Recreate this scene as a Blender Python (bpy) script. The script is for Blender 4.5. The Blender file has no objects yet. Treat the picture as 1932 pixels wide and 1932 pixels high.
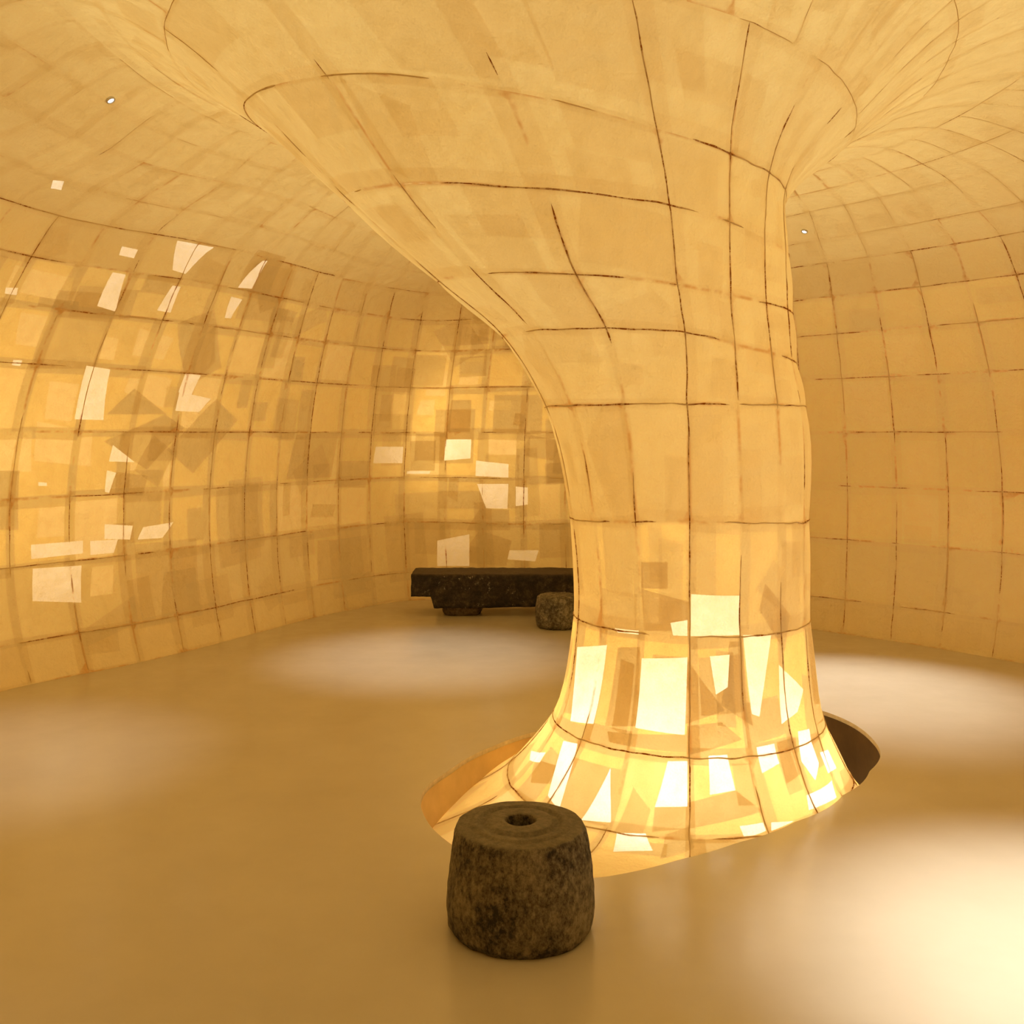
import bpy, math, random
import numpy as np
from mathutils import Vector, noise as mnoise

random.seed(7)
rng = np.random.default_rng(7)

# ------------------------------------------------------------------ camera, world, exposure
EYE = 1.6            # eye height (m)
F = 1930.0           # focal length in pixels of a 1932 px wide frame
W = 1932.0
HY = 820.0           # row of the horizon
scn = bpy.context.scene
cam = bpy.data.cameras.new('camera')
cam.sensor_width = 36.0
cam.lens = 36.0 * F / W
cam.shift_y = -(W / 2 - HY) / W
cam.clip_start = 0.05
camo = bpy.data.objects.new('camera', cam)
scn.collection.objects.link(camo)
camo.location = (0, 0, EYE)
camo.rotation_euler = (math.pi / 2, 0, 0)
scn.camera = camo

world = bpy.data.worlds.new('world')
scn.world = world
world.use_nodes = True
world.node_tree.nodes['Background'].inputs[0].default_value = (1.0, 0.62, 0.25, 1)
world.node_tree.nodes['Background'].inputs[1].default_value = 0.6

vs = scn.view_settings
vs.view_transform = 'Standard'
vs.look = 'None'
vs.gamma = 1
vs.use_curve_mapping = False
vs.exposure = 0.0
cy = scn.cycles
cy.use_denoising = True
cy.max_bounces = 4
cy.diffuse_bounces = 3
cy.glossy_bounces = 2
cy.transmission_bounces = 5
cy.use_adaptive_sampling = True
cy.adaptive_threshold = 0.06
cy.sample_clamp_indirect = 6.0
cy.caustics_reflective = False
cy.caustics_refractive = False

FOOT_LAMP = 11.0      # each lamp inside the column foot, W
WALL_LAMP = 56.0     # lamp behind the left wall
BACK_LAMP = 31.0     # lamp behind the back wall
CEIL_LAMP = 580.0     # lamps above the ceiling, together
COL_LAMP = 2.7        # each lamp up the column
SPOT = 200.0          # each ceiling downlight
WARM = (1.0, 0.84, 0.58)


def area_light(name, loc, target, sx, sz, power, col=WARM):
    l = bpy.data.lights.new(name, 'AREA')
    l.shape = 'RECTANGLE'
    l.size, l.size_y = sx, sz
    l.energy = power
    l.color = col
    o = bpy.data.objects.new(name, l)
    scn.collection.objects.link(o)
    o.location = loc
    o.rotation_euler = (Vector(target) - Vector(loc)).to_track_quat('-Z', 'Y').to_euler()
    return o


def point_light(name, loc, power, rad=0.06, col=WARM):
    l = bpy.data.lights.new(name, 'POINT')
    l.energy = power
    l.shadow_soft_size = rad
    l.color = col
    o = bpy.data.objects.new(name, l)
    scn.collection.objects.link(o)
    o.location = loc
    return o


# lamps that stand outside the paper shell and light it from behind
area_light('wall_backlight', (-4.9, 8.0, 1.9), (-3.0, 7.0, 1.6), 1.6, 1.3, WALL_LAMP)
area_light('wall_backlight', (-5.3, 6.2, 1.8), (-3.2, 6.2, 1.6), 1.5, 1.3, WALL_LAMP * 0.65)
area_light('alcove_backlight', (-0.45, 10.9, 1.9), (-0.3, 9.6, 1.8), 1.3, 1.2, BACK_LAMP)
# lamps in the space above the paper ceiling and up the inside of the column
area_light('ceiling_backlight', (0.4, 4.2, 5.2), (0.4, 4.2, 0.0), 6.6, 9.0, CEIL_LAMP, (0.93, 1.0, 1.0))
for z in (1.15, 1.6, 2.05, 2.5):
    point_light('column_lamp', (0.86, 4.95, z), COL_LAMP, 0.1, (0.95, 1.0, 0.95))
for a in range(6):
    t = a * math.pi / 3 + 0.3
    point_light('foot_lamp', (0.86 + 0.34 * math.cos(t), 4.95 + 0.34 * math.sin(t), -0.1), FOOT_LAMP, 0.06, (1.0, 0.93, 0.88))
point_light('foot_lamp', (0.62, 4.12, -0.34), FOOT_LAMP * 0.45, 0.06, (1.0, 0.93, 0.88))
point_light('foot_lamp', (0.05, 4.6, -0.5), FOOT_LAMP * 0.3, 0.06, (1.0, 0.93, 0.88))

# ------------------------------------------------------------------ materials
def new_mat(name):
    m = bpy.data.materials.new(name)
    m.use_nodes = True
    nt = m.node_tree
    for n in list(nt.nodes):
        nt.nodes.remove(n)
    out = nt.nodes.new('ShaderNodeOutputMaterial')
    return m, nt, out


def N(nt, typ, **kw):
    n = nt.nodes.new(typ)
    for k, v in kw.items():
        if k == 'ins':
            for a, b in v.items():
                n.inputs[a].default_value = b
        else:
            setattr(n, k, v)
    return n


def ramp(nt, stops, interp='LINEAR'):
    r = nt.nodes.new('ShaderNodeValToRGB')
    r.color_ramp.interpolation = interp
    e = r.color_ramp.elements
    while len(e) > 1:
        e.remove(e[-1])
    e[0].position = stops[0][0]
    e[0].color = tuple(stops[0][1]) + (1,)
    for p, c in stops[1:]:
        x = e.new(p)
        x.color = tuple(c) + (1,)
    return r


REFL = (0.80, 0.645, 0.375)
RUST = (0.30, 0.095, 0.012)


def paper_material():
    m, nt, out = new_mat('washi_paper')
    L = nt.links.new
    geo = N(nt, 'ShaderNodeNewGeometry')
    # fibre and crumple
    n1 = N(nt, 'ShaderNodeTexNoise', ins={'Scale': 2.3, 'Detail': 2.0, 'Roughness': 0.6, 'Distortion': 0.6})
    n2 = N(nt, 'ShaderNodeTexNoise', ins={'Scale': 14.0, 'Detail': 3.0, 'Roughness': 0.65})
    n3 = N(nt, 'ShaderNodeTexNoise', ins={'Scale': 170.0, 'Detail': 1.0, 'Roughness': 0.7})
    for n in (n1, n2, n3):
        L(geo.outputs['Position'], n.inputs['Vector'])
    # reflected colour
    rc = ramp(nt, [(0.3, (0.83, 0.70, 0.435)), (0.7, (0.86, 0.735, 0.475))])
    L(n1.outputs['Fac'], rc.inputs[0])
    # rust that has bled out of the frame into the paper, near the sheet edges
    uv = N(nt, 'ShaderNodeAttribute', attribute_name='edge')
    st = N(nt, 'ShaderNodeMath', operation='LESS_THAN')
    mr = N(nt, 'ShaderNodeMapRange', interpolation_type='SMOOTHSTEP', ins={1: 0.0, 2: 0.014, 3: 1.0, 4: 0.0})
    L(uv.outputs['Fac'], mr.inputs[0])
    ns = N(nt, 'ShaderNodeTexNoise', ins={'Scale': 3.0, 'Detail': 4.0, 'Roughness': 0.75})
    L(geo.outputs['Position'], ns.inputs['Vector'])
    nr = ramp(nt, [(0.49, (0, 0, 0)), (0.60, (1, 1, 1))])
    L(ns.outputs['Fac'], nr.inputs[0])
    mu = N(nt, 'ShaderNodeMath', operation='MULTIPLY')
    L(mr.outputs[0], mu.inputs[0]); L(nr.outputs[0], mu.inputs[1])
    mu2 = N(nt, 'ShaderNodeMath', operation='MULTIPLY', ins={1: 0.58})
    L(mu.outputs[0], mu2.inputs[0])
    # faint water marks anywhere
    nwr = ramp(nt, [(0.5, (0, 0, 0)), (0.75, (0.35, 0.35, 0.35))])
    L(n1.outputs['Fac'], nwr.inputs[0])
    wm = N(nt, 'ShaderNodeMixRGB')
    wm.inputs[2].default_value = (0.80, 0.60, 0.30, 1)
    L(nwr.outputs[0], wm.inputs[0]); L(rc.outputs[0], wm.inputs[1])
    mixc = N(nt, 'ShaderNodeMixRGB')
    mixc.inputs[2].default_value = (0.62, 0.30, 0.06, 1)
    L(mu2.outputs[0], mixc.inputs[0]); L(wm.outputs[0], mixc.inputs[1])
    # transmitted colour by number of laminated sheets
    la = N(nt, 'ShaderNodeAttribute', attribute_name='layers')
    ls = N(nt, 'ShaderNodeMath', operation='DIVIDE', ins={1: 8.0})
    L(la.outputs['Fac'], ls.inputs[0])
    tc = ramp(nt, [(0.125, (0.46, 0.42, 0.34)), (0.25, (0.35, 0.235, 0.066)), (0.375, (0.19, 0.138, 0.052)),
                   (0.5, (0.12, 0.065, 0.015)), (0.625, (0.06, 0.03, 0.007)), (1.0, (0.02, 0.01, 0.003))])
    L(ls.outputs[0], tc.inputs[0])
    fib = ramp(nt, [(0.25, (0.80, 0.78, 0.72)), (0.6, (1, 1, 1))])
    L(n3.outputs['Fac'], fib.inputs[0])
    cl = ramp(nt, [(0.3, (0.84, 0.82, 0.76)), (0.65, (1, 1, 1))])
    L(n2.outputs['Fac'], cl.inputs[0])
    m1 = N(nt, 'ShaderNodeMixRGB', blend_type='MULTIPLY', ins={'Fac': 1.0})
    m2 = N(nt, 'ShaderNodeMixRGB', blend_type='MULTIPLY', ins={'Fac': 1.0})
    L(tc.outputs[0], m1.inputs[1]); L(fib.outputs[0], m1.inputs[2])
    L(m1.outputs[0], m2.inputs[1]); L(cl.outputs[0], m2.inputs[2])
    m3 = N(nt, 'ShaderNodeMixRGB')
    m3.inputs[2].default_value = (0.10, 0.035, 0.006, 1)
    L(mu2.outputs[0], m3.inputs[0]); L(m2.outputs[0], m3.inputs[1])
    # relief
    h1 = N(nt, 'ShaderNodeMath', operation='MULTIPLY_ADD', ins={1: 0.25})
    L(n2.outputs['Fac'], h1.inputs[0]); L(n1.outputs['Fac'], h1.inputs[2])
    bp = N(nt, 'ShaderNodeBump', ins={'Strength': 0.8, 'Distance': 0.05})
    L(h1.outputs[0], bp.inputs['Height'])
    df = N(nt, 'ShaderNodeBsdfDiffuse')
    tr = N(nt, 'ShaderNodeBsdfTranslucent')
    L(mixc.outputs[0], df.inputs['Color']); L(bp.outputs[0], df.inputs['Normal'])
    L(m3.outputs[0], tr.inputs['Color']); L(bp.outputs[0], tr.inputs['Normal'])
    a1 = N(nt, 'ShaderNodeAddShader')
    L(df.outputs[0], a1.inputs[0]); L(tr.outputs[0], a1.inputs[1])
    L(a1.outputs[0], out.inputs[0])
    return m


def rib_material(name, lo, hi):
    m, nt, out = new_mat(name)
    L = nt.links.new
    geo = N(nt, 'ShaderNodeNewGeometry')
    n1 = N(nt, 'ShaderNodeTexNoise', ins={'Scale': 2.6, 'Detail': 3.0, 'Roughness': 0.65})
    n2 = N(nt, 'ShaderNodeTexNoise', ins={'Scale': 34.0, 'Detail': 3.0, 'Roughness': 0.8})
    L(geo.outputs['Position'], n1.inputs['Vector']); L(geo.outputs['Position'], n2.inputs['Vector'])
    r1 = ramp(nt, [(lo, (0, 0, 0)), (hi, (1, 1, 1))])
    r2 = ramp(nt, [(0.42, (0.1, 0.1, 0.1)), (0.54, (1, 1, 1))])
    L(n1.outputs['Fac'], r1.inputs[0]); L(n2.outputs['Fac'], r2.inputs[0])
    mu = N(nt, 'ShaderNodeMath', operation='MULTIPLY')
    L(r1.outputs[0], mu.inputs[0]); L(r2.outputs[0], mu.inputs[1])
    mc = N(nt, 'ShaderNodeMixRGB')
    mc.inputs[1].default_value = (0.80, 0.645, 0.375, 1)
    mc.inputs[2].default_value = (0.38, 0.12, 0.018, 1)
    L(mu.outputs[0], mc.inputs[0])
    df = N(nt, 'ShaderNodeBsdfDiffuse')
    tr = N(nt, 'ShaderNodeBsdfTranslucent')
    tm = N(nt, 'ShaderNodeMixRGB')
    tm.inputs[1].default_value = (0.19, 0.115, 0.032, 1)
    tm.inputs[2].default_value = (0.075, 0.022, 0.003, 1)
    L(mu.outputs[0], tm.inputs[0]); L(tm.outputs[0], tr.inputs[0])
    ad = N(nt, 'ShaderNodeAddShader')
    L(mc.outputs[0], df.inputs[0]); L(df.outputs[0], ad.inputs[0]); L(tr.outputs[0], ad.inputs[1]); L(ad.outputs[0], out.inputs[0])
    return m


def stone_material(name, dark, mid, pale, scale=1.0, stretch=1.0, flecks=0.0, top=None):
    m, nt, out = new_mat(name)
    L = nt.links.new
    tc = N(nt, 'ShaderNodeTexCoord')
    mp = N(nt, 'ShaderNodeMapping')
    mp.inputs['Scale'].default_value = (1, 1, stretch)
    L(tc.outputs['Object'], mp.inputs[0])
    a = N(nt, 'ShaderNodeTexNoise', ins={'Scale': 7.0 * scale, 'Detail': 6.0, 'Roughness': 0.65, 'Distortion': 0.4})
    b = N(nt, 'ShaderNodeTexNoise', ins={'Scale': 48.0 * scale, 'Detail': 6.0, 'Roughness': 0.8})
    L(mp.outputs[0], a.inputs['Vector']); L(mp.outputs[0], b.inputs['Vector'])
    mx = N(nt, 'ShaderNodeMixRGB', ins={'Fac': 0.62})
    L(a.outputs['Fac'], mx.inputs[1]); L(b.outputs['Fac'], mx.inputs[2])
    r = ramp(nt, [(0.42, dark), (0.50, mid), (0.62, pale)])
    L(mx.outputs[0], r.inputs[0])
    col = r.outputs[0]
    if flecks:
        v = N(nt, 'ShaderNodeTexNoise', ins={'Scale': 30.0, 'Detail': 4.0, 'Roughness': 0.8})
        L(tc.outputs['Object'], v.inputs['Vector'])
        v2 = N(nt, 'ShaderNodeTexNoise', ins={'Scale': 3.5, 'Detail': 2.0})
        L(tc.outputs['Object'], v2.inputs['Vector'])
        fr = ramp(nt, [(0.60, (0, 0, 0)), (0.66, (1, 1, 1))])
        L(v.outputs['Fac'], fr.inputs[0])
        fr2 = ramp(nt, [(0.48, (0, 0, 0)), (0.6, (1, 1, 1))])
        L(v2.outputs['Fac'], fr2.inputs[0])
        fm = N(nt, 'ShaderNodeMath', operation='MULTIPLY')
        L(fr.outputs[0], fm.inputs[0]); L(fr2.outputs[0], fm.inputs[1])
        fc = N(nt, 'ShaderNodeMixRGB')
        fc.inputs[2].default_value = (flecks, flecks * 0.85, flecks * 0.6, 1)
        L(fm.outputs[0], fc.inputs[0]); L(col, fc.inputs[1])
        col = fc.outputs[0]
    if top:   # faces that point up blend towards the top colour
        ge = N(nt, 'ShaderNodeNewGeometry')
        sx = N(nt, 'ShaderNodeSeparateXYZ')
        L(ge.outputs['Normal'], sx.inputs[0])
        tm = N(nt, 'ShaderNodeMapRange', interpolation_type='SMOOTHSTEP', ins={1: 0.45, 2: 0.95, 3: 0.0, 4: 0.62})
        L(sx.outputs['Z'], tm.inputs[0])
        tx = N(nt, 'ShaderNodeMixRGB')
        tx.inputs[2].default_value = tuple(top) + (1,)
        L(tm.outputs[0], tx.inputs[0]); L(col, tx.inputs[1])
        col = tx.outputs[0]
    bp = N(nt, 'ShaderNodeBump', ins={'Strength': 0.9, 'Distance': 0.006})
    L(b.outputs['Fac'], bp.inputs['Height'])
    p = N(nt, 'ShaderNodeBsdfPrincipled', ins={'Roughness': 0.75})
    L(col, p.inputs['Base Color']); L(bp.outputs[0], p.inputs['Normal'])
    L(p.outputs[0], out.inputs[0])
    return m


def floor_material():
    m, nt, out = new_mat('poured_floor')
    L = nt.links.new
    geo = N(nt, 'ShaderNodeNewGeometry')
    a = N(nt, 'ShaderNodeTexNoise', ins={'Scale': 1.6, 'Detail': 4.0, 'Roughness': 0.62})
    b = N(nt, 'ShaderNodeTexNoise', ins={'Scale': 6.0, 'Detail': 3.0, 'Roughness': 0.6})
    for n in (a, b):
        L(geo.outputs['Position'], n.inputs['Vector'])
    r = ramp(nt, [(0.3, (0.61, 0.54, 0.41)), (0.7, (0.67, 0.60, 0.465))])
    L(a.outputs['Fac'], r.inputs[0])
    rr = N(nt, 'ShaderNodeMapRange', ins={1: 0.3, 2: 0.75, 3: 0.19, 4: 0.262})
    L(b.outputs['Fac'], rr.inputs[0])
    bp = N(nt, 'ShaderNodeBump', ins={'Strength': 0.10, 'Distance': 0.003})
    L(b.outputs['Fac'], bp.inputs['Height'])
    p = N(nt, 'ShaderNodeBsdfPrincipled', ins={'Specular IOR Level': 0.6})
    L(r.outputs[0], p.inputs['Base Color']); L(rr.outputs[0], p.inputs['Roughness'])
    L(bp.outputs[0], p.inputs['Normal']); L(p.outputs[0], out.inputs[0])
    return m


def plain(name, col, rough=0.6, nscale=12.0, var=0.15):
    m, nt, out = new_mat(name)
    L = nt.links.new
    tc = N(nt, 'ShaderNodeTexCoord')
    a = N(nt, 'ShaderNodeTexNoise', ins={'Scale': nscale, 'Detail': 5.0, 'Roughness': 0.6})
    L(tc.outputs['Object'], a.inputs['Vector'])
    r = ramp(nt, [(0.3, tuple(x * (1 - var) for x in col)), (0.7, tuple(min(1, x * (1 + var)) for x in col))])
    L(a.outputs['Fac'], r.inputs[0])
    p = N(nt, 'ShaderNodeBsdfPrincipled', ins={'Roughness': rough})
    L(r.outputs[0], p.inputs['Base Color']); L(p.outputs[0], out.inputs[0])
    return m


MAT_PAPER = paper_material()
MAT_RIB = rib_material('rusty_rib', 0.47, 0.54)
MAT_RIB_FAINT = rib_material('faint_rib', 0.56, 0.62)
MAT_FLOOR = floor_material()
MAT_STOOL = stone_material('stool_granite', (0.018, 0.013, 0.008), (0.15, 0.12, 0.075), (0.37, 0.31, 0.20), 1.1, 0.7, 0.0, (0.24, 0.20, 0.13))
MAT_SMALL = stone_material('small_granite', (0.05, 0.043, 0.028), (0.15, 0.125, 0.08), (0.42, 0.36, 0.25), 0.9, 1.0)
MAT_BENCH = stone_material('bench_stone', (0.008, 0.005, 0.004), (0.03, 0.02, 0.014), (0.10, 0.072, 0.042), 0.5, 1.0, 0.55, (0.085, 0.055, 0.028))
MAT_BFOOT = stone_material('bench_foot_stone', (0.05, 0.035, 0.025), (0.13, 0.09, 0.055), (0.22, 0.16, 0.1), 1.0, 1.0)
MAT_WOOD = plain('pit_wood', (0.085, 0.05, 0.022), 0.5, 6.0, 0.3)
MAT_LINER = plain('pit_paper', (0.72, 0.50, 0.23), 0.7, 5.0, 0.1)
MAT_LIP = plain('floor_lip', (0.62, 0.52, 0.36), 0.6, 30.0, 0.15)
MAT_TRIM = plain('lamp_trim', (0.75, 0.7, 0.6), 0.4, 8.0, 0.05)
ml, nt_, out_ = new_mat('lamp_lens')
em = N(nt_, 'ShaderNodeEmission', ins={'Color': (0.92, 0.95, 1.0, 1), 'Strength': 3.0})
nt_.links.new(em.outputs[0], out_.inputs[0])
MAT_LENS = ml


# ------------------------------------------------------------------ object helpers
def link_mesh(name, verts, faces, mat, parent=None, smooth=True, normals=None, attrs=None):
    me = bpy.data.meshes.new(name)
    me.from_pydata([tuple(v) for v in verts], [], faces)
    me.materials.append(mat)
    if smooth:
        me.polygons.foreach_set('use_smooth', [True] * len(me.polygons))
    if attrs:
        for k, (dom, vals) in attrs.items():
            at = me.attributes.new(k, 'FLOAT', dom)
            at.data.foreach_set('value', vals)
    me.update()
    if normals is not None:
        me.normals_split_custom_set_from_vertices([tuple(n) for n in normals])
    o = bpy.data.objects.new(name, me)
    scn.collection.objects.link(o)
    if parent:
        o.parent = parent
    return o


def empty(name, loc=(0, 0, 0), label=None, cat=None, kind=None, group=None):
    o = bpy.data.objects.new(name, None)
    scn.collection.objects.link(o)
    o.location = loc
    tag(o, label, cat, kind, group)
    return o


def tag(o, label=None, cat=None, kind=None, group=None):
    if label: o['label'] = label
    if cat: o['category'] = cat
    if kind: o['kind'] = kind
    if group: o['group'] = group
    return o


# ------------------------------------------------------------------ the shell, one continuous paper surface
# u runs round the column (0 deg faces the photographer, 90 right, 180 away), v runs from the skirt in the
# floor opening up the column, over the ceiling and down the outer wall to its foot.
AX = np.array([0.86, 4.95])
e0 = -AX / np.linalg.norm(AX)
e90 = np.array([-e0[1], e0[0]])
if e90[0] < 0: e90 = -e90


def dirs(th):
    th = np.radians(th)
    return np.cos(th)[..., None] * e0 + np.sin(th)[..., None] * e90


def ang_of(p):
    d = np.asarray(p) - AX
    return math.degrees(math.atan2(d @ e90, d @ e0)), float(np.linalg.norm(d))


def periodic(keys, vals, th):
    """periodic cubic (Catmull-Rom by key spacing) interpolation in degrees"""
    k = np.array(keys, float); v = np.array(vals, float)
    o = np.argsort(k); k = k[o]; v = v[o]
    kk = np.concatenate([k[-2:] - 360, k, k[:2] + 360]); vv = np.concatenate([v[-2:], v, v[:2]])
    m = np.zeros_like(vv)
    m[1:-1] = (vv[2:] - vv[:-2]) / (kk[2:] - kk[:-2])
    th = (np.asarray(th, float) - k[0]) % 360 + k[0]
    i = np.clip(np.searchsorted(kk, th, side='right') - 1, 1, len(kk) - 3)
    h = kk[i + 1] - kk[i]; t = (th - kk[i]) / h
    return ((2 * t**3 - 3 * t**2 + 1) * vv[i] + (t**3 - 2 * t**2 + t) * h * m[i]
            + (-2 * t**3 + 3 * t**2) * vv[i + 1] + (t**3 - t**2) * h * m[i + 1])


KT = [0, 22.5, 45, 67.5, 90, 135, 180, 225, 270, 315, 337.5]
COL = [  # (radius row, height row, centre shift in x)
    ([1.75, 1.7, 1.6, 1.5, 1.5, 1.6, 1.7, 1.8, 1.85, 1.85, 1.8], [-.15, -.2, -.3, -.45, -.5, -.5, -.5, -.48, -.42, -.3, -.2], 0),
    ([1.25, 1.2, 1.15, 1.1, 1.12, 1.2, 1.25, 1.3, 1.35, 1.32, 1.28], [-.07, -.09, -.16, -.3, -.36, -.4, -.4, -.36, -.27, -.16, -.09], 0),
    ([.865, .83, .77, .735, .76, .80, .84, .87, .88, .89, .88], [-.02] * 3 + [-.03] * 2 + [-.03] * 6, 0),
    ([.66, .65, .63, .62, .63, .64, .65, .66, .66, .67, .67], [.24] * 11, 0),
    ([.56] * 11, [.73] * 11, 0),
    ([.58, .57, .56, .555, .555, .56, .56, .57, .575, .60, .60], [1.225, 1.22, 1.21, 1.2, 1.2, 1.2, 1.2, 1.2, 1.2, 1.21, 1.22], 0),
    ([.62, .56, .55, .55, .55, .56, .58, .64, .68, .72, .69], [1.73] * 11, -.01),
    ([.66, .55, .53, .52, .52, .55, .62, .76, .86, .92, .84], [2.03, 1.99, 1.96, 1.94, 1.93, 1.93, 1.95, 2.0, 2.06, 2.05, 2.04], -.02),
    ([.73, .58, .54, .53, .53, .55, .68, .92, 1.13, 1.17, 1.04], [2.22, 2.2, 2.18, 2.17, 2.17, 2.17, 2.2, 2.28, 2.33, 2.27, 2.24], -.05),
    ([.86, .64, .57, .55, .54, .58, .80, 1.2, 1.55, 1.5, 1.22], [2.52, 2.5, 2.46, 2.44, 2.44, 2.44, 2.5, 2.6, 2.72, 2.6, 2.54], -.08),
    ([1.05, .75, .65, .59, .565, .66, 1.0, 1.5, 2.0, 1.78, 1.42], [2.77, 2.76, 2.73, 2.71, 2.7, 2.7, 2.8, 2.95, 3.14, 2.98, 2.86], -.12),
    ([1.4, 1.12, 1.0, .93, .90, .97, 1.3, 1.8, 2.28, 2.15, 1.8], [3.15, 3.13, 3.08, 3.03, 3.0, 2.98, 3.05, 3.2, 3.33, 3.33, 3.22], -.15),
    ([1.85, 1.55, 1.4, 1.3, 1.25, 1.35, 1.7, 2.2, 2.52, 2.6, 2.3], [3.42, 3.38, 3.34, 3.31, 3.28, 3.22, 3.22, 3.33, 3.42, 3.48, 3.46], -.1),
]
# outer wall foot, from points on the floor line of the photograph
def floor_pt(px, py):
    d = F * EYE / (py - HY)
    return ((px - W / 2) / F * d, d)


FOOT = [floor_pt(0, 1305), floor_pt(240, 1255), floor_pt(380, 1222), floor_pt(500, 1190), floor_pt(640, 1155),
        floor_pt(790, 1132), (0.0, 9.66), (0.75, 9.75), (1.5, 9.5), (2.1, 8.95), floor_pt(1540, 1188), floor_pt(1750, 1220), floor_pt(1932, 1252),
        (4.25, 5.6), (4.5, 4.0), (4.3, 2.0), (3.3, 0.1), (1.7, -1.3), (-0.3, -1.7), (-2.2, -1.1), (-3.3, 0.6), (-3.7, 2.6), (-3.55, 4.6)]
fk, fv = zip(*[ang_of(p) for p in FOOT])
OUT = [(3.16, -1.2), (3.02, -.87), (2.89, -.62), (2.66, -.42), (2.39, -.24), (2.05, -.05), (1.62, .10), (1.18, .18), (.74, .18), (.26, .09), (0.0, 0.0)]
APEX = ([3.55, 3.5, 3.45, 3.4, 3.36, 3.27, 3.24, 3.3, 3.4, 3.5, 3.55])

DU = 0.5
UU = np.arange(-180, 180 + 1e-6, DU)
# equal arc length along the foot for the outer rows
tt = np.arange(-180, 180.01, 0.25)
rf = periodic(fk, fv, tt)
pf = AX + rf[:, None] * dirs(tt)
sl = np.concatenate([[0], np.cumsum(np.linalg.norm(np.diff(pf, axis=0), axis=1))])
th_arc = np.interp(np.linspace(0, sl[-1], len(UU)), sl, tt)
NV = len(COL) + 2 + len(OUT)
V_CEIL = 11              # column ends, ceiling begins
V_WALL = len(COL) + 2 + 2  # ceiling ends, walls begin
V_END = NV - 1
CP = np.zeros((len(UU), NV, 3))
for k in range(NV):
    w = min(1, max(0, (k - 9.5) / 4.5)); w = w * w * (3 - 2 * w)
    th = (1 - w) * UU + w * th_arc
    ro = periodic(fk, fv, th)
    D = dirs(th)
    if k < len(COL):
        r = periodic(KT, COL[k][0], th); z = periodic(KT, COL[k][1], th); cx = COL[k][2]
    elif k < len(COL) + 2:
        f = (k - len(COL) + 1) / 3
        rk = periodic(KT, COL[-1][0], th); zk = periodic(KT, COL[-1][1], th)
        zo = OUT[0][0]; r1 = ro + OUT[0][1]
        r = rk + (r1 - rk) * f
        za = periodic(KT, APEX, th)
        z = np.where(f < 0.5, za, za * 0.55 + zo * 0.45)
        cx = 0
    else:
        zz, off = OUT[k - len(COL) - 2]
        r = ro + off; z = np.full_like(r, zz); cx = 0
    P = AX + r[:, None] * D
    CP[:, k, 0] = P[:, 0] + cx; CP[:, k, 1] = P[:, 1]; CP[:, k, 2] = z


def S(u, v):
    u = np.asarray(u, float); v = np.asarray(v, float)
    u, v = np.broadcast_arrays(u, v)
    uu = (u + 180) % 360 / DU
    i = np.minimum(uu.astype(int), len(UU) - 2); fu = (uu - i)[..., None]
    k = np.clip(v.astype(int), 0, NV - 2); t = (v - k)[..., None]
    def cp(kk):
        kk = np.clip(kk, 0, NV - 1)
        return CP[i, kk] * (1 - fu) + CP[i + 1, kk] * fu
    p0, p1, p2, p3 = cp(k - 1), cp(k), cp(k + 1), cp(k + 2)
    # centripetal-like tangents scaled by chord length, keeps the profile from overshooting
    d01 = np.linalg.norm(p1 - p0, axis=-1, keepdims=True) + 1e-6
    d12 = np.linalg.norm(p2 - p1, axis=-1, keepdims=True) + 1e-6
    d23 = np.linalg.norm(p3 - p2, axis=-1, keepdims=True) + 1e-6
    m1 = np.where(d01 < 1e-4, p2 - p1, ((p1 - p0) / d01 * d12 + (p2 - p1) / d12 * d01) / (d01 + d12) * d12)
    m2 = np.where(d23 < 1e-4, p2 - p1, ((p2 - p1) / d12 * d23 + (p3 - p2) / d23 * d12) / (d12 + d23) * d12)
    return ((2 * t**3 - 3 * t**2 + 1) * p1 + (t**3 - 2 * t**2 + t) * m1 + (-2 * t**3 + 3 * t**2) * p2 + (t**3 - t**2) * m2)


def S_normal(u, v):
    e = 0.02
    v = np.clip(v, e, NV - 1 - e)
    du = S(np.asarray(u) + 0.4, v) - S(np.asarray(u) - 0.4, v)
    dv = S(u, v + e) - S(u, v - e)
    n = np.cross(du, dv)
    n /= np.linalg.norm(n, axis=-1, keepdims=True) + 1e-9
    return n


# sign so that normals point into the room
_n = S_normal(0.0, 5.0); _p = S(0.0, 5.0)
NSIGN = 1.0 if np.dot(_n[:2], -_p[:2]) > 0 else -1.0


def project(p):
    return W / 2 + F * p[..., 0] / p[..., 1], HY - F * (p[..., 2] - EYE) / p[..., 1]


_gu, _gv = np.meshgrid(np.arange(-180, 180, 0.5), np.arange(0, NV - 1 + 1e-6, 0.05), indexing='ij')
_gp = S(_gu, _gv)
_ok = _gp[..., 1] > 0.5
_px, _py = project(np.where(_ok[..., None], _gp, 1e6))


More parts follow.
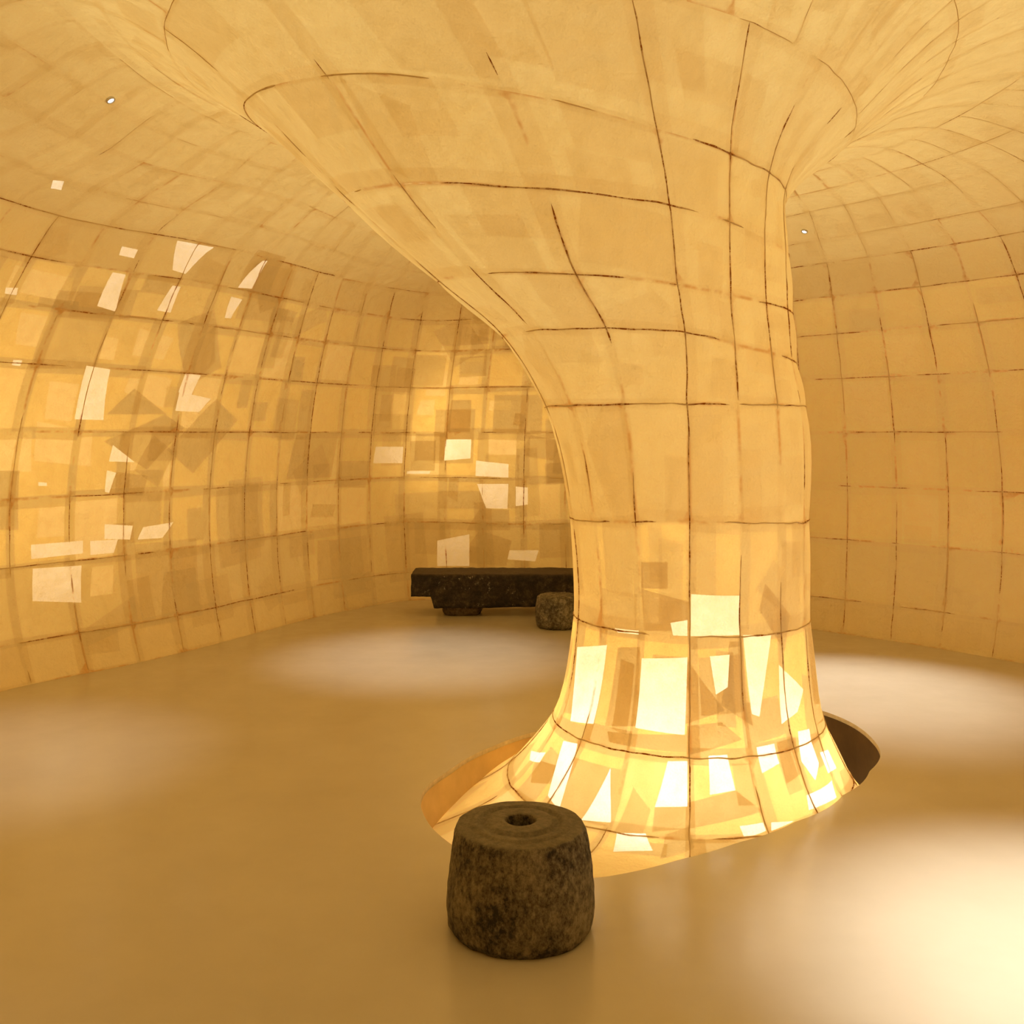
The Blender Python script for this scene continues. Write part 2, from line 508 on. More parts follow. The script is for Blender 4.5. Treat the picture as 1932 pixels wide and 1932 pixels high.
def uv_at(px, py, outer=None):
    d2 = (_px - px) ** 2 + (_py - py) ** 2
    m = _ok & (d2 < 14 ** 2)
    if outer is True: m &= _gv > V_CEIL
    if outer is False: m &= _gv <= V_CEIL
    if not m.any():
        j = np.argmin(np.where(_ok, d2, 1e12)); return _gu.flat[j], _gv.flat[j]
    dm = _gp[..., 1][m].min()
    m &= _gp[..., 1] < dm + 0.5
    j = np.argmin(np.where(m, d2, 1e12))
    # local linear refinement
    u, v = _gu.flat[j], _gv.flat[j]
    for _ in range(3):
        p = S(u, v); a = S(u + 0.2, v); b = S(u, min(v + 0.02, V_END))
        x, y = project(p); xa, ya = project(a); xb, yb = project(b)
        J = np.array([[xa - x, xb - x], [ya - y, yb - y]])
        if abs(np.linalg.det(J)) < 1e-3: break
        s = np.linalg.solve(J, [px - x, py - y])
        s = np.clip(s, -10, 10)
        u += s[0] * 0.2; v = min(max(v + s[1] * 0.02, 0), V_END)
    return u, v


# ------------------------------------------------------------------ laminated patches, as convex polygons in (u, v)
# each: (polygon, bounding box, mode, value); mode 'set' opens the lamination to a thin spot, 'add' glues one more sheet
PATCHES = []


def add_patch(poly, mode, val=1.0):
    poly = np.array(poly, float)
    a = 0.5 * np.sum(poly[:, 0] * np.roll(poly[:, 1], -1) - np.roll(poly[:, 0], -1) * poly[:, 1])
    if a < 0: poly = poly[::-1]
    PATCHES.append((poly, poly.min(0), poly.max(0), mode, val))


def px_patch(pts, mode, val=1.0, outer=None):
    add_patch([uv_at(x, y, outer) for x, y in pts], mode, val)


THIN_WALL = [
    [(163, 690), (208, 697), (196, 793), (141, 791)], [(213, 514), (237, 518), (218, 588), (184, 578)],
    [(232, 467), (261, 472), (253, 488), (226, 483)], [(335, 454), (404, 467), (350, 517), (326, 510)],
    [(326, 539), (341, 541), (322, 590), (297, 586)], [(496, 492), (505, 492), (475, 545), (449, 543)],
    [(438, 561), (458, 566), (437, 602), (426, 601)], [(350, 704), (379, 708), (362, 746), (337, 740)],
    [(339, 740), (399, 753), (377, 778), (331, 775)], [(214, 840), (254, 872), (207, 871)],
    [(59, 1028), (158, 1020), (157, 1044), (59, 1055)], [(200, 989), (252, 992), (246, 1018), (199, 1017)],
    [(172, 1021), (223, 1018), (215, 1043), (171, 1047)], [(272, 995), (328, 985), (307, 1015), (261, 1018)],
    [(62, 1073), (154, 1067), (154, 1137), (62, 1134)], [(11, 543), (34, 543), (31, 557), (9, 554)],
    [(25, 679), (42, 680), (38, 691), (22, 689)], [(100, 340), (121, 342), (116, 360), (96, 356)],
    [(73, 910), (89, 911), (89, 917), (73, 917)], [(203, 888), (220, 892), (206, 930), (198, 928)],
    [(841, 829), (889, 829), (887, 865), (838, 869)], [(898, 869), (959, 876), (959, 901), (897, 898)],
    [(900, 913), (959, 913), (957, 960), (917, 959)], [(973, 918), (996, 920), (996, 952), (973, 955)],
    [(709, 843), (761, 843), (759, 874), (704, 874)], [(768, 889), (812, 889), (810, 894), (767, 894)],
    [(825, 1020), (885, 1008), (885, 1068), (825, 1068)], [(961, 1038), (1017, 1038), (1010, 1059), (957, 1055)],
]
MID_WALL = [  # clearer cells, a sheet and a half
    [(834, 653), (862, 654), (852, 679), (829, 677)], [(868, 651), (919, 649), (912, 684), (859, 682)],
    [(794, 756), (820, 755), (818, 784), (785, 783)], [(924, 756), (964, 756), (964, 774), (922, 774)],
    [(810, 700), (845, 700), (840, 747), (803, 747)], [(870, 705), (905, 705), (898, 735), (862, 735)],
    [(890, 600), (925, 620), (930, 640), (880, 630)], [(70, 795), (175, 815), (172, 880), (65, 870)],
    [(95, 720), (150, 725), (135, 795), (85, 790)], [(130, 620), (225, 640), (215, 680), (130, 670)],
    [(30, 500), (140, 525), (128, 570), (10, 545)], [(40, 590), (120, 600), (110, 660), (30, 650)],
    [(0, 810), (60, 815), (60, 890), (0, 890)], [(250, 700), (325, 715), (310, 770), (235, 740)],
    [(265, 620), (330, 640), (310, 680), (250, 670)], [(75, 950), (150, 950), (150, 1010), (70, 1015)],
    [(170, 960), (200, 960), (195, 1010), (168, 1010)], [(175, 1070), (215, 1065), (215, 1120), (172, 1125)],
    [(500, 665), (540, 668), (530, 690), (490, 685)], [(700, 790), (735, 790), (730, 815), (690, 812)],
]
DARK_WALL = [
    [(254, 733), (315, 782), (203, 782)], [(409, 753), (315, 849), (366, 894), (449, 793)],
    [(312, 782), (348, 807), (279, 887), (196, 833)], [(0, 888), (37, 888), (35, 1000), (0, 1000)],
    [(852, 755), (889, 755), (887, 815), (843, 815)], [(774, 832), (822, 832), (820, 888), (774, 888)],
    [(860, 1060), (905, 1000), (965, 1020), (955, 1068)], [(905, 960), (960, 962), (962, 1000), (880, 1000)],
    [(560, 820), (640, 815), (625, 900), (540, 905)], [(600, 1020), (660, 1015), (665, 1090), (600, 1095)],
    [(380, 1160), (305, 1165), (310, 1080), (370, 1070)], [(640, 870), (700, 870), (690, 920), (630, 920)],
    [(75, 560), (150, 570), (148, 585), (70, 578)], [(218, 890), (280, 898), (270, 935), (205, 935)],
]
THIN_COL = [
    [(1211, 1242), (1297, 1240), (1292, 1387), (1199, 1373)], [(1304, 1121), (1395, 1124), (1395, 1198), (1302, 1200)],
    [(1402, 1198), (1455, 1198), (1432, 1352), (1418, 1347)], [(1339, 1238), (1376, 1235), (1372, 1296), (1350, 1310)],
    [(1090, 1221), (1146, 1217), (1120, 1366), (1078, 1361)], [(1469, 1254), (1511, 1301), (1502, 1343), (1474, 1366)],
    [(1153, 1450), (1153, 1552), (1097, 1548)], [(1260, 1436), (1297, 1436), (1297, 1522), (1236, 1524)],
    [(1337, 1426), (1372, 1424), (1386, 1492), (1339, 1501)], [(1427, 1410), (1460, 1403), (1469, 1440), (1437, 1459)],
    [(1504, 1380), (1525, 1375), (1541, 1440), (1535, 1473), (1511, 1436)], [(1064, 1398), (1090, 1403), (1055, 1529), (1034, 1501)],
    [(1164, 1571), (1218, 1573), (1232, 1608), (1157, 1610)], [(1455, 1552), (1497, 1550), (1455, 1568)],
    [(1395, 1560), (1440, 1552), (1445, 1568), (1405, 1582)], [(1521, 1501), (1567, 1473), (1577, 1505), (1525, 1529)],
    [(1003, 1417), (1031, 1421), (1020, 1440), (1000, 1435)], [(1160, 1185), (1205, 1190), (1205, 1197), (1165, 1193)],
    [(1265, 1175), (1297, 1170), (1297, 1200), (1270, 1199)], [(1545, 1420), (1560, 1415), (1575, 1450), (1560, 1460)],
]
DARK_COL = [
    [(1167, 1221), (1208, 1221), (1202, 1370), (1143, 1370)], [(1297, 1245), (1367, 1340), (1292, 1366)],
    [(1376, 1210), (1400, 1210), (1420, 1370), (1360, 1330)], [(1296, 1370), (1360, 1362), (1400, 1395), (1296, 1425)],
    [(1011, 1431), (1058, 1447), (1040, 1480), (1003, 1478)], [(1147, 1380), (1296, 1385), (1296, 1420), (1150, 1400)],
    [(1300, 1135), (1210, 1110), (1215, 1190), (1300, 1190)], [(1465, 1400), (1500, 1390), (1510, 1460), (1480, 1480)],
    [(1236, 1524), (1386, 1492), (1440, 1530), (1230, 1570)], [(1255, 1575), (1300, 1560), (1310, 1600), (1245, 1625)],
    [(1210, 1060), (1260, 1060), (1260, 1110), (1210, 1110)], [(1440, 1100), (1490, 1160), (1480, 1230), (1430, 1150)],
]
for q in MID_WALL: px_patch(q, 'set', 1.85, True)
rp = random.Random(41)
for i in range(95):   # sheets glued across the ribs of the left and back walls
    cu = rp.uniform(-180, -40); cv = rp.uniform(V_WALL + 0.4, V_END - 0.6)
    a, b = rp.uniform(0.8, 3.4), rp.uniform(0.15, 0.8)
    ang = rp.uniform(-.07, .07) if rp.random() < .8 else rp.uniform(-.8, .8)
    c, s_ = math.cos(ang), math.sin(ang)
    add_patch([(cu + (x * a * c - y * b * 4.5 * s_), cv + (x * a * s_ / 4.5 + y * b * c)) for x, y in ((-1, -1), (1, -1), (1, 1), (-1, 1))], 'add', rp.uniform(.6, .9))
for q in THIN_WALL: px_patch(q, 'set', 1.0, True)
for q in THIN_COL: px_patch(q, 'set', 1.0, False)
for q in DARK_WALL: px_patch(q, 'add', 1.0, True)
for q in DARK_COL: px_patch(q, 'add', 1.0, False)

# ------------------------------------------------------------------ panels of the shell
BANDS = []   # (v0, v1, n meridians, subdivisions u, v)
for k in range(V_END):
    if k < 9: n, su, sv = 16, 8, 6
    elif k < 11: n, su, sv = 16, 10, 5
    elif k < 13: n, su, sv = 40, 5, 4
    else: n, su, sv = 80, 3, 4
    if k <= 1: sv = 8
    BANDS.append((k, k + 1, n, su, sv))

ROOTS = {}
ROOTS['column'] = empty('paper_column', (AX[0], AX[1], 0), 'glowing paper-skinned column flaring out of the floor opening into the ceiling', 'column')
ROOTS['ceiling'] = empty('ceiling', (0, 0, 0), 'pale vaulted paper ceiling with thin rusty ribs', 'ceiling', 'structure')
ROOTS['left'] = empty('wall_left', (0, 0, 0), 'curved backlit paper wall left of the column with bright patches', 'wall', 'structure')
ROOTS['back'] = empty('wall_back', (0, 0, 0), 'glowing paper wall recess behind the dark stone bench', 'wall', 'structure')
ROOTS['right'] = empty('wall_right', (0, 0, 0), 'plain curved paper wall to the right of the column', 'wall', 'structure')
ROOTS['front'] = empty('wall_front', (0, 0, 0), 'curved paper wall closing the room behind the viewpoint', 'wall', 'structure')


def region(u, v):
    if v < V_CEIL: return 'column'
    if v < V_WALL: return 'ceiling'
    p = S(u, V_END)
    th = ang_of(p[:2])[0]
    if -136 <= th < -40: return 'left'
    if th < -136 or th > 168: return 'back'
    if 40 < th <= 168: return 'right'
    return 'front'


def clip(poly, a, b, keep_left=True):
    """split convex polygon by the line a->b; returns (left part, right part)"""
    nx, ny = -(b[1] - a[1]), b[0] - a[0]
    d = [(p[0] - a[0]) * nx + (p[1] - a[1]) * ny for p in poly]
    Lp, Rp = [], []
    n = len(poly)
    for i in range(n):
        p, q = poly[i], poly[(i + 1) % n]
        dp, dq = d[i], d[(i + 1) % n]
        if dp >= 0: Lp.append(p)
        if dp <= 0: Rp.append(p)
        if dp * dq < 0:
            t = dp / (dp - dq)
            x = (p[0] + (q[0] - p[0]) * t, p[1] + (q[1] - p[1]) * t)
            Lp.append(x); Rp.append(x)
    return (Lp if len(Lp) > 2 else []), (Rp if len(Rp) > 2 else [])


def area(p):
    return 0.5 * sum(p[i][0] * p[(i + 1) % len(p)][1] - p[(i + 1) % len(p)][0] * p[i][1] for i in range(len(p)))


def base_layers(k, u):
    """how many sheets the whole cell is laminated from"""
    if k < 3: return 2.0
    if k == 3: return 2.15
    if k == 4: return 2.6
    if k < V_WALL: return 3.0
    if k == V_END - 1: return 3.4
    if k == V_END - 2: return 2.7
    if k <= V_WALL: return 2.95
    if k == V_WALL + 1: return 2.3
    return 1.95


def panel_geo(k, n, j, su, sv, patches, reg):
    u0 = -180 + 360.0 * j / n; u1 = u0 + 360.0 / n
    rr = random.Random(k * 1009 + j * 31 + n)
    # sheets overlap along the ribs: strips of double thickness, of uneven width
    local = list(patches)
    W_ = u1 - u0
    wl, wr_ = rr.uniform(0.03, 0.20), rr.uniform(0.02, 0.14)
    hb, ht = rr.uniform(0.03, 0.17), rr.uniform(0.02, 0.10)
    sk = lambda s: rr.uniform(-s, s)
    extra = []
    extra.append([(u0 - 1, k - .1), (u0 + W_ * (wl + sk(.025)), k - .1), (u0 + W_ * (wl + sk(.025)), k + 1.1), (u0 - 1, k + 1.1)])
    extra.append([(u1 - W_ * (wr_ + sk(.02)), k - .1), (u1 + 1, k - .1), (u1 + 1, k + 1.1), (u1 - W_ * (wr_ + sk(.02)), k + 1.1)])
    extra.append([(u0 - 1, k - .1), (u1 + 1, k - .1), (u1 + 1, k + hb + sk(.03)), (u0 - 1, k + hb + sk(.03))])
    extra.append([(u0 - 1, k + 1 - ht + sk(.02)), (u1 + 1, k + 1 - ht + sk(.02)), (u1 + 1, k + 1.1), (u0 - 1, k + 1.1)])
    for q in range(rr.choice([0, 0, 0, 1]) if k > V_CEIL else rr.choice([1, 1, 2])):
        cu = u0 + W_ * rr.uniform(.1, .9); cv = k + rr.uniform(.1, .9)
        a = W_ * rr.uniform(.12, .5); b = rr.uniform(.12, .5)
        ang = rr.choice([0, 0, 0, 1]) * rr.uniform(-.7, .7) + rr.uniform(-.06, .06)
        c, s = math.cos(ang), math.sin(ang)
        extra.append([(cu + (x * c - y * s) * a, cv + (x * s + y * c) * b) for x, y in ((-1, -1), (1, -1), (1, 1), (-1, 1))])
    sw = 0.34 if 5 <= k < V_WALL else (0.5 if k in (4, V_WALL) else 1.0)
    if reg == 'right': sw *= 0.45
    vals = [0.75 * sw] * 4 + [0.8 * sw] * 8
    loc2 = []
    for e, vl in zip(extra, vals):
        e = np.array(e); 
        loc2.append((e, e.min(0), e.max(0), 'soft', vl))
    base = base_layers(k, u0) + rr.uniform(-.15, .35) * (0.35 if 5 <= k < V_WALL else 1)
    verts, faces, lay, edge, nuv = [], [], [], [], []
    gu = np.linspace(u0, u1, su + 1); gv = np.linspace(k, k + 1, sv + 1)
    G = S(gu[:, None], gv[None, :])
    NN = S_normal(gu[:, None] + 0 * gv[None, :], gv[None, :] + 0 * gu[:, None]) * NSIGN
    # paper sags a little away from the ribs between them
    fu_ = np.sin(np.pi * np.arange(su + 1) / su)[:, None]; fv_ = np.sin(np.pi * np.arange(sv + 1) / sv)[None, :]
    sag = (0.011 if k < V_CEIL - 2 else (0.005 if k < V_WALL else 0.014)) * rr.uniform(.3, 1.3) * (1 if k >= V_CEIL else -1)
    G = G - NN * (fu_ * fv_ * sag)[..., None]
    lenu = np.linalg.norm(G[-1, sv // 2] - G[0, sv // 2]); lenv = np.linalg.norm(G[su // 2, -1] - G[su // 2, 0])
    allp = [q for q in local if q[1][0] < u1 and q[2][0] > u0 and q[1][1] < k + 1 and q[2][1] > k] + loc2
    # thin spots are where the extra sheets were left off, so they win over the overlaps
    for a in range(su):
        for b in range(sv):
            quad = [(gu[a], gv[b]), (gu[a + 1], gv[b]), (gu[a + 1], gv[b + 1]), (gu[a], gv[b + 1])]
            pieces = [(quad, [])]
            for idx, q in enumerate(allp):
                if q[1][0] >= gu[a + 1] or q[2][0] <= gu[a] or q[1][1] >= gv[b + 1] or q[2][1] <= gv[b]: continue
                nxt = []
                for poly, mem in pieces:
                    ins = poly
                    m = len(q[0])
                    for i in range(m):
                        if not ins: break
                        Lp, Rp = clip(ins, q[0][i], q[0][(i + 1) % m])
                        if Rp and abs(area(Rp)) > 1e-7: nxt.append((Rp, mem))
                        ins = Lp
                    if ins and abs(area(ins)) > 1e-7: nxt.append((ins, mem + [idx]))
                pieces = nxt
            p00, p10, p11, p01 = G[a, b], G[a + 1, b], G[a + 1, b + 1], G[a, b + 1]
            n00, n10, n11, n01 = NN[a, b], NN[a + 1, b], NN[a + 1, b + 1], NN[a, b + 1]
            for poly, mem in pieces:
                lv = base
                st = [allp[i][4] for i in mem if allp[i][3] == 'set']
                for i in mem:
                    if allp[i][3] in ('add', 'soft'): lv += allp[i][4]
                if st and min(st) < 1.5: lv = 1.0
                elif st: lv = lv - base + min(st)
                f = []
                for (x, y) in poly:
                    s = (x - gu[a]) / (gu[a + 1] - gu[a]); t = (y - gv[b]) / (gv[b + 1] - gv[b])
                    f.append(len(verts))
                    verts.append(p00 * (1 - s) * (1 - t) + p10 * s * (1 - t) + p11 * s * t + p01 * (1 - s) * t)
                    nn = n00 * (1 - s) * (1 - t) + n10 * s * (1 - t) + n11 * s * t + n01 * (1 - s) * t
                    nuv.append(nn)
                    fu = (x - u0) / W_; fv = y - k
                    edge.append(min(fu * lenu, (1 - fu) * lenu, fv * lenv, (1 - fv) * lenv))
                faces.append(f); lay.append(lv)
    if k >= V_CEIL - 1 and k < V_WALL and rr.random() < 0.8: edge = [e + 1.0 for e in edge]
    nuv = np.array(nuv); nuv /= np.linalg.norm(nuv, axis=1, keepdims=True)
    fa = [f[::-1] if NSIGN_FACE < 0 else f for f in faces]
    return verts, fa, lay, edge, nuv


NSIGN_FACE = NSIGN
def in_view(k, u0, u1):
    g = S(np.linspace(u0, u1, 4)[:, None], np.linspace(k, k + 1, 4)[None, :])
    ok = g[..., 1] > 0.6
    if not ok.any(): return False
    x, y = project(np.where(ok[..., None], g, 1e6))
    return bool((ok & (x > -160) & (x < W + 160) & (y > -160) & (y < W + 160)).any())


rest = {k: ([], [], [], [], []) for k in ROOTS}
count = {}
for (k, k1, n, su, sv) in BANDS:
    cand = [q for q in PATCHES if q[1][1] < k + 1 and q[2][1] > k]
    for j in range(n):
        u0 = -180 + 360.0 * j / n
        reg = region(u0 + 180.0 / n, k + .5)
        vis = k >= 1 and in_view(k, u0, u0 + 360.0 / n)
        if reg == 'column' and k >= 1: vis = True
        if reg == 'front': vis = False
        if not vis: su_, sv_, cd = max(2, su // 2), max(2, sv // 2), []
        else: su_, sv_, cd = su, sv, cand
        ve, fa, la, ed, no = panel_geo(k, n, j, su_, sv_, cd, reg)
        if vis:
            o = link_mesh('paper_panel', ve, fa, MAT_PAPER, ROOTS[reg], True, no,
                          {'layers': ('FACE', la), 'edge': ('POINT', ed)})
            o.matrix_parent_inverse = ROOTS[reg].matrix_world.inverted() if False else o.matrix_parent_inverse
            if reg == 'column': o.location = (-AX[0], -AX[1], 0)
            count[reg] = count.get(reg, 0) + 1
        else:
            R_ = rest[reg]; off = len(R_[0])
            R_[0].extend(ve); R_[1].extend([[i + off for i in f] for f in fa]); R_[2].extend(la); R_[3].extend(ed); R_[4].extend(list(no))
print('panels', count)
for reg, R_ in rest.items():
    if R_[0]:
        o = link_mesh('paper_lining', R_[0], R_[1], MAT_PAPER, ROOTS[reg], True, R_[4],
                      {'layers': ('FACE', R_[2]), 'edge': ('POINT', R_[3])})
        o['kind'] = 'stuff'
        if reg == 'column': o.location = (-AX[0], -AX[1], 0)


# ------------------------------------------------------------------ ribs
def tube(path, rads, sides=6, closed=False):
    path = np.array(path); n = len(path)
    tan = np.gradient(path, axis=0)
    tan /= np.linalg.norm(tan, axis=1, keepdims=True) + 1e-9
    up = np.tile([0.13, 0.27, 0.95], (n, 1))
    a = np.cross(tan, up); a /= np.linalg.norm(a, axis=1, keepdims=True) + 1e-9
    b = np.cross(tan, a)
    vs_, fs = [], []
    for i in range(n):
        for s in range(sides):
            t = 2 * math.pi * s / sides
            vs_.append(path[i] + rads[i] * (math.cos(t) * a[i] + math.sin(t) * b[i]))
    for i in range(n - 1):
        for s in range(sides):
            s2 = (s + 1) % sides
            fs.append([i * sides + s, i * sides + s2, (i + 1) * sides + s2, (i + 1) * sides + s])
    return vs_, fs


def rib(name, us, vv, reg, r0=0.0028):
    P = S(us, vv)
    Nn = S_normal(us, vv) * NSIGN
    m = len(P)
    ph = random.uniform(0, 100)
    wob = np.array([mnoise.noise(Vector((ph, i * 0.35, 0))) for i in range(m)])
    wob2 = np.array([mnoise.noise(Vector((ph, i * 0.9, 7))) for i in range(m)])
    P = P + Nn * (-0.0006 if reg == 'ceiling' else 0.0006) + np.cross(Nn, np.gradient(P, axis=0) / (np.linalg.norm(np.gradient(P, axis=0), axis=1, keepdims=True) + 1e-9)) * (wob * 0.006)[:, None]
    rad = r0 * (0.95 + 0.7 * wob2)
    rad = np.clip(rad, r0 * 0.5, r0 * 1.6)
    # the rib shows through the paper only in stretches
    arc = np.concatenate([[0], np.cumsum(np.linalg.norm(np.diff(P, axis=0), axis=1))])
    m2 = max(m, int(arc[-1] / 0.03)); aa = np.linspace(0, arc[-1], m2)
    P = np.stack([np.interp(aa, arc, P[:, c]) for c in range(3)], 1)
    rad = np.interp(aa, arc, rad)
    thr = {'ceiling': 0.24, 'column': -0.27 if name == 'hoop_rib' else -0.16, 'right': -0.15, 'left': -0.10, 'back': -0.1, 'front': 0.1}[reg]
    on = [mnoise.noise(Vector((ph * 3.1, a_ * 1.5, 2))) + 0.5 * mnoise.noise(Vector((ph * 3.1, a_ * 5.0, 4))) > thr - (0.42 * min(1, max(0, P[q_][0] - 0.8)) if reg == 'ceiling' else 0) for q_, a_ in enumerate(aa)]
    ve, fa = [], []
    i = 0
    while i < m2:
        if on[i]:
            j = i
            while j < m2 and on[j]: j += 1
            if j - i >= 3:
                r2 = rad[i:j].copy(); r2[0] *= 0.15; r2[-1] *= 0.15
                v_, f_ = tube(P[i:j], r2, 5)
                off = len(ve); ve += v_; fa += [[q + off for q in f] for f in f_]
            i = j
        else: i += 1
    if not ve: return None
    o = link_mesh(name, ve, fa, MAT_RIB_FAINT if reg == 'ceiling' else MAT_RIB, ROOTS[reg])
    if reg == 'column': o.location = (-AX[0], -AX[1], 0)
    return o


# hoops
for k in range(1, V_END):
    if k < V_CEIL:
        rib('hoop_rib', np.linspace(-180, 180, 161), np.full(161, float(k)), 'column', 0.0034)
    elif k < V_WALL:
        rib('hoop_rib', np.linspace(-180, 180, 241), np.full(241, float(k)), 'ceiling', 0.0020)
    else:
        # one run of hoop per wall
        step = 360 / 80
        runs = []
        for j in range(80):
            r_ = region(-180 + step * (j + .5), k + .5)
            if runs and runs[-1][0] == r_: runs[-1][2] = -180 + step * (j + 1)
            else: runs.append([r_, -180 + step * j, -180 + step * (j + 1)])
        for r_, a, b in runs:
            m = max(8, int((b - a) / 1.0))
            rib('hoop_rib', np.linspace(a, b, m), np.full(m, float(k)), r_, 0.0032)
# uprights
for j in range(16):
    u = -180 + 22.5 * j
    rib('upright_rib', np.full(90, u), np.linspace(0.6, 11, 90), 'column', 0.0032)
for j in range(40):
    u = -180 + 9 * j
    rib('upright_rib', np.full(16, u), np.linspace(11, 13, 16), 'ceiling', 0.0017)
for j in range(80):
    u = -180 + 4.5 * j
    rib('upright_rib', np.full(22, u), np.linspace(13, V_WALL, 22), 'ceiling', 0.0017)
    rib('upright_rib', np.full(60, u), np.linspace(V_WALL, V_END - 0.02, 60), region(u + 2.25, V_WALL + .5), 0.0030)

# ------------------------------------------------------------------ floor with its opening
HOLE = [floor_pt(793, 1515), floor_pt(800, 1490), floor_pt(850, 1452), floor_pt(930, 1408), floor_pt(1020, 1378), (0.55, 5.83), (0.95, 6.08), (1.4, 6.15),
        floor_pt(1545, 1339), floor_pt(1600, 1360), floor_pt(1645, 1393), floor_pt(1661, 1418), floor_pt(1640, 1455),
        floor_pt(1590, 1500), floor_pt(1500, 1550), floor_pt(1390, 1590), floor_pt(1280, 1622), floor_pt(1120, 1657),
        (0.0, 3.72), floor_pt(850, 1592), floor_pt(815, 1562)]
hk, hv = zip(*[ang_of(p) for p in HOLE])
NH = 288
hth = np.linspace(-180, 180, NH + 1)[:-1]
ho = np.argsort(hk)
hr = periodic(hk, hv, hth) * 0.3 + 0.7 * np.interp(hth, np.array([hk[i] for i in ho[-1:]] + [hk[i] for i in ho] + [hk[i] for i in ho[:1]]) + np.array([-360] + [0] * len(ho) + [360]),
                                         [hv[ho[-1]]] + [hv[i] for i in ho] + [hv[ho[0]]])
for _ in range(2):
    hr = (np.roll(hr, 1) + hr * 2 + np.roll(hr, -1)) / 4
orad = periodic(fk, fv, hth) + 0.25
HD = dirs(hth)
fr = [0, .02, .08, .2, .4, .6, .8, 1.0]
verts, faces = [], []
for f in fr:
    P = AX + (hr + (orad - hr) * f)[:, None] * HD
    verts += [(p[0], p[1], 0.0) for p in P]
for i in range(len(fr) - 1):
    for j in range(NH):
        a, b = i * NH + j, i * NH + (j + 1) % NH
        faces.append([a, b, b + NH, a + NH])
flo = link_mesh('floor', verts, faces, MAT_FLOOR, None, False)
tag(flo, 'smooth semi-gloss poured floor with a rounded opening round the column', 'floor', 'structure')
# flip so the floor faces up
flo.data.flip_normals() if flo.data.polygons[0].normal.z < 0 else None

# slab edge seen in the opening
v2, f2 = [], []
for dz in (0.0, -0.022):
    P = AX + (hr - (0.0 if dz == 0 else 0.002))[:, None] * HD
    v2 += [(p[0], p[1], dz) for p in P]
P = AX + (hr + 0.012)[:, None] * HD
v2 += [(p[0], p[1], -0.022) for p in P]
for i in range(2):
    for j in range(NH):
        a, b = i * NH + j, i * NH + (j + 1) % NH
        f2.append([a, b, b + NH, a + NH])
lip = link_mesh('slab_edge', v2, f2, MAT_LIP, flo, True)
lip['label'] = 'pale cut edge of the floor slab'

# pit walls between the slab edge and the skirt: paper-lined on the left, dark board on the right
vg = np.linspace(0, 3.2, 161)
def skirt_z(th, r):
    p = S(np.full_like(vg, th), vg)
    rr_ = np.linalg.norm(p[:, :2] - AX, axis=1)
    o = np.argsort(rr_)
    return float(np.interp(r, rr_[o], p[o, 2]))
def pit_wall(name, a, b, mat, lab):
    th = np.linspace(a, b, max(8, int(abs(b - a) / 2)))
    rr_ = np.interp((th + 180) % 360 - 180, np.concatenate([hth, [180]]), np.concatenate([hr, hr[:1]])) + 0.010
    D = dirs(th); v, f = [], []
    rows = 5
    for i, t in enumerate(th):
        zb = min(-0.03, skirt_z((t + 180) % 360 - 180, rr_[i]) - 0.01)
        for q in range(rows):
            s = q / (rows - 1)
            x = AX + (rr_[i] - 0.05 * s * s) * D[i]
            v.append((x[0], x[1], -0.021 + (zb + 0.021) * s))
    for i in range(len(th) - 1):
        for q in range(rows - 1):
            f.append([i * rows + q, (i + 1) * rows + q, (i + 1) * rows + q + 1, i * rows + q + 1])
    o = link_mesh(name, v, f, mat, flo, True)
    o['label'] = lab
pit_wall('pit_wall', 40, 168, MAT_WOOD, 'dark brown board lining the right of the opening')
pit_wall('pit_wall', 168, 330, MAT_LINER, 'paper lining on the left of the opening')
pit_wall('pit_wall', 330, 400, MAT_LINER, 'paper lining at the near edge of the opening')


# ------------------------------------------------------------------ stones
def lathe_stone(name, loc, prof, mat, label, seed, group=None, amp=0.006, seg=128, extra=None):
    """prof: list of (r, z) from the bottom centre up and over the top"""
    pr = []
    for (r0, z0), (r1, z1) in zip(prof[:-1], prof[1:]):
        m = max(1, int(math.hypot(r1 - r0, z1 - z0) / 0.007))
        for i in range(m):
            t = i / m
            pr.append((r0 + (r1 - r0) * t, z0 + (z1 - z0) * t))
    pr.append(prof[-1])
    v, f = [], []
    for (r, z) in pr:
        for s in range(seg):
            t = 2 * math.pi * s / seg
            x, y = r * math.cos(t), r * math.sin(t)
            p = Vector((x + seed, y, z))
            d = amp * (mnoise.noise(p * 7) * 1.4 + mnoise.noise(p * 22) * 0.7 + mnoise.noise(p * 60) * 0.35)
            k = 1 + d / max(r, 0.03)
            zz = z + amp * 0.5 * mnoise.noise(p * 16) * (1 if z > 0.02 else 0)
            if z < 0.05:   # chipped bottom edge, still standing on the floor
                zz += max(0.0, mnoise.noise(Vector((math.cos(t) * 3 + seed, math.sin(t) * 3, 1)))) * 0.02 * (1 if r > prof[1][0] * 0.95 else 0)
            if extra: zz += extra(x, y, z)
            v.append((x * k, y * k, max(0.0, zz)))
    n = len(pr)
    for i in range(n - 1):
        for s in range(seg):
            s2 = (s + 1) % seg
            f.append([i * seg + s, i * seg + s2, (i + 1) * seg + s2, (i + 1) * seg + s])
    o = link_mesh(name, v, f, mat, None, True)
    o.location = loc
    tag(o, label, 'stool', None, group)
    return o


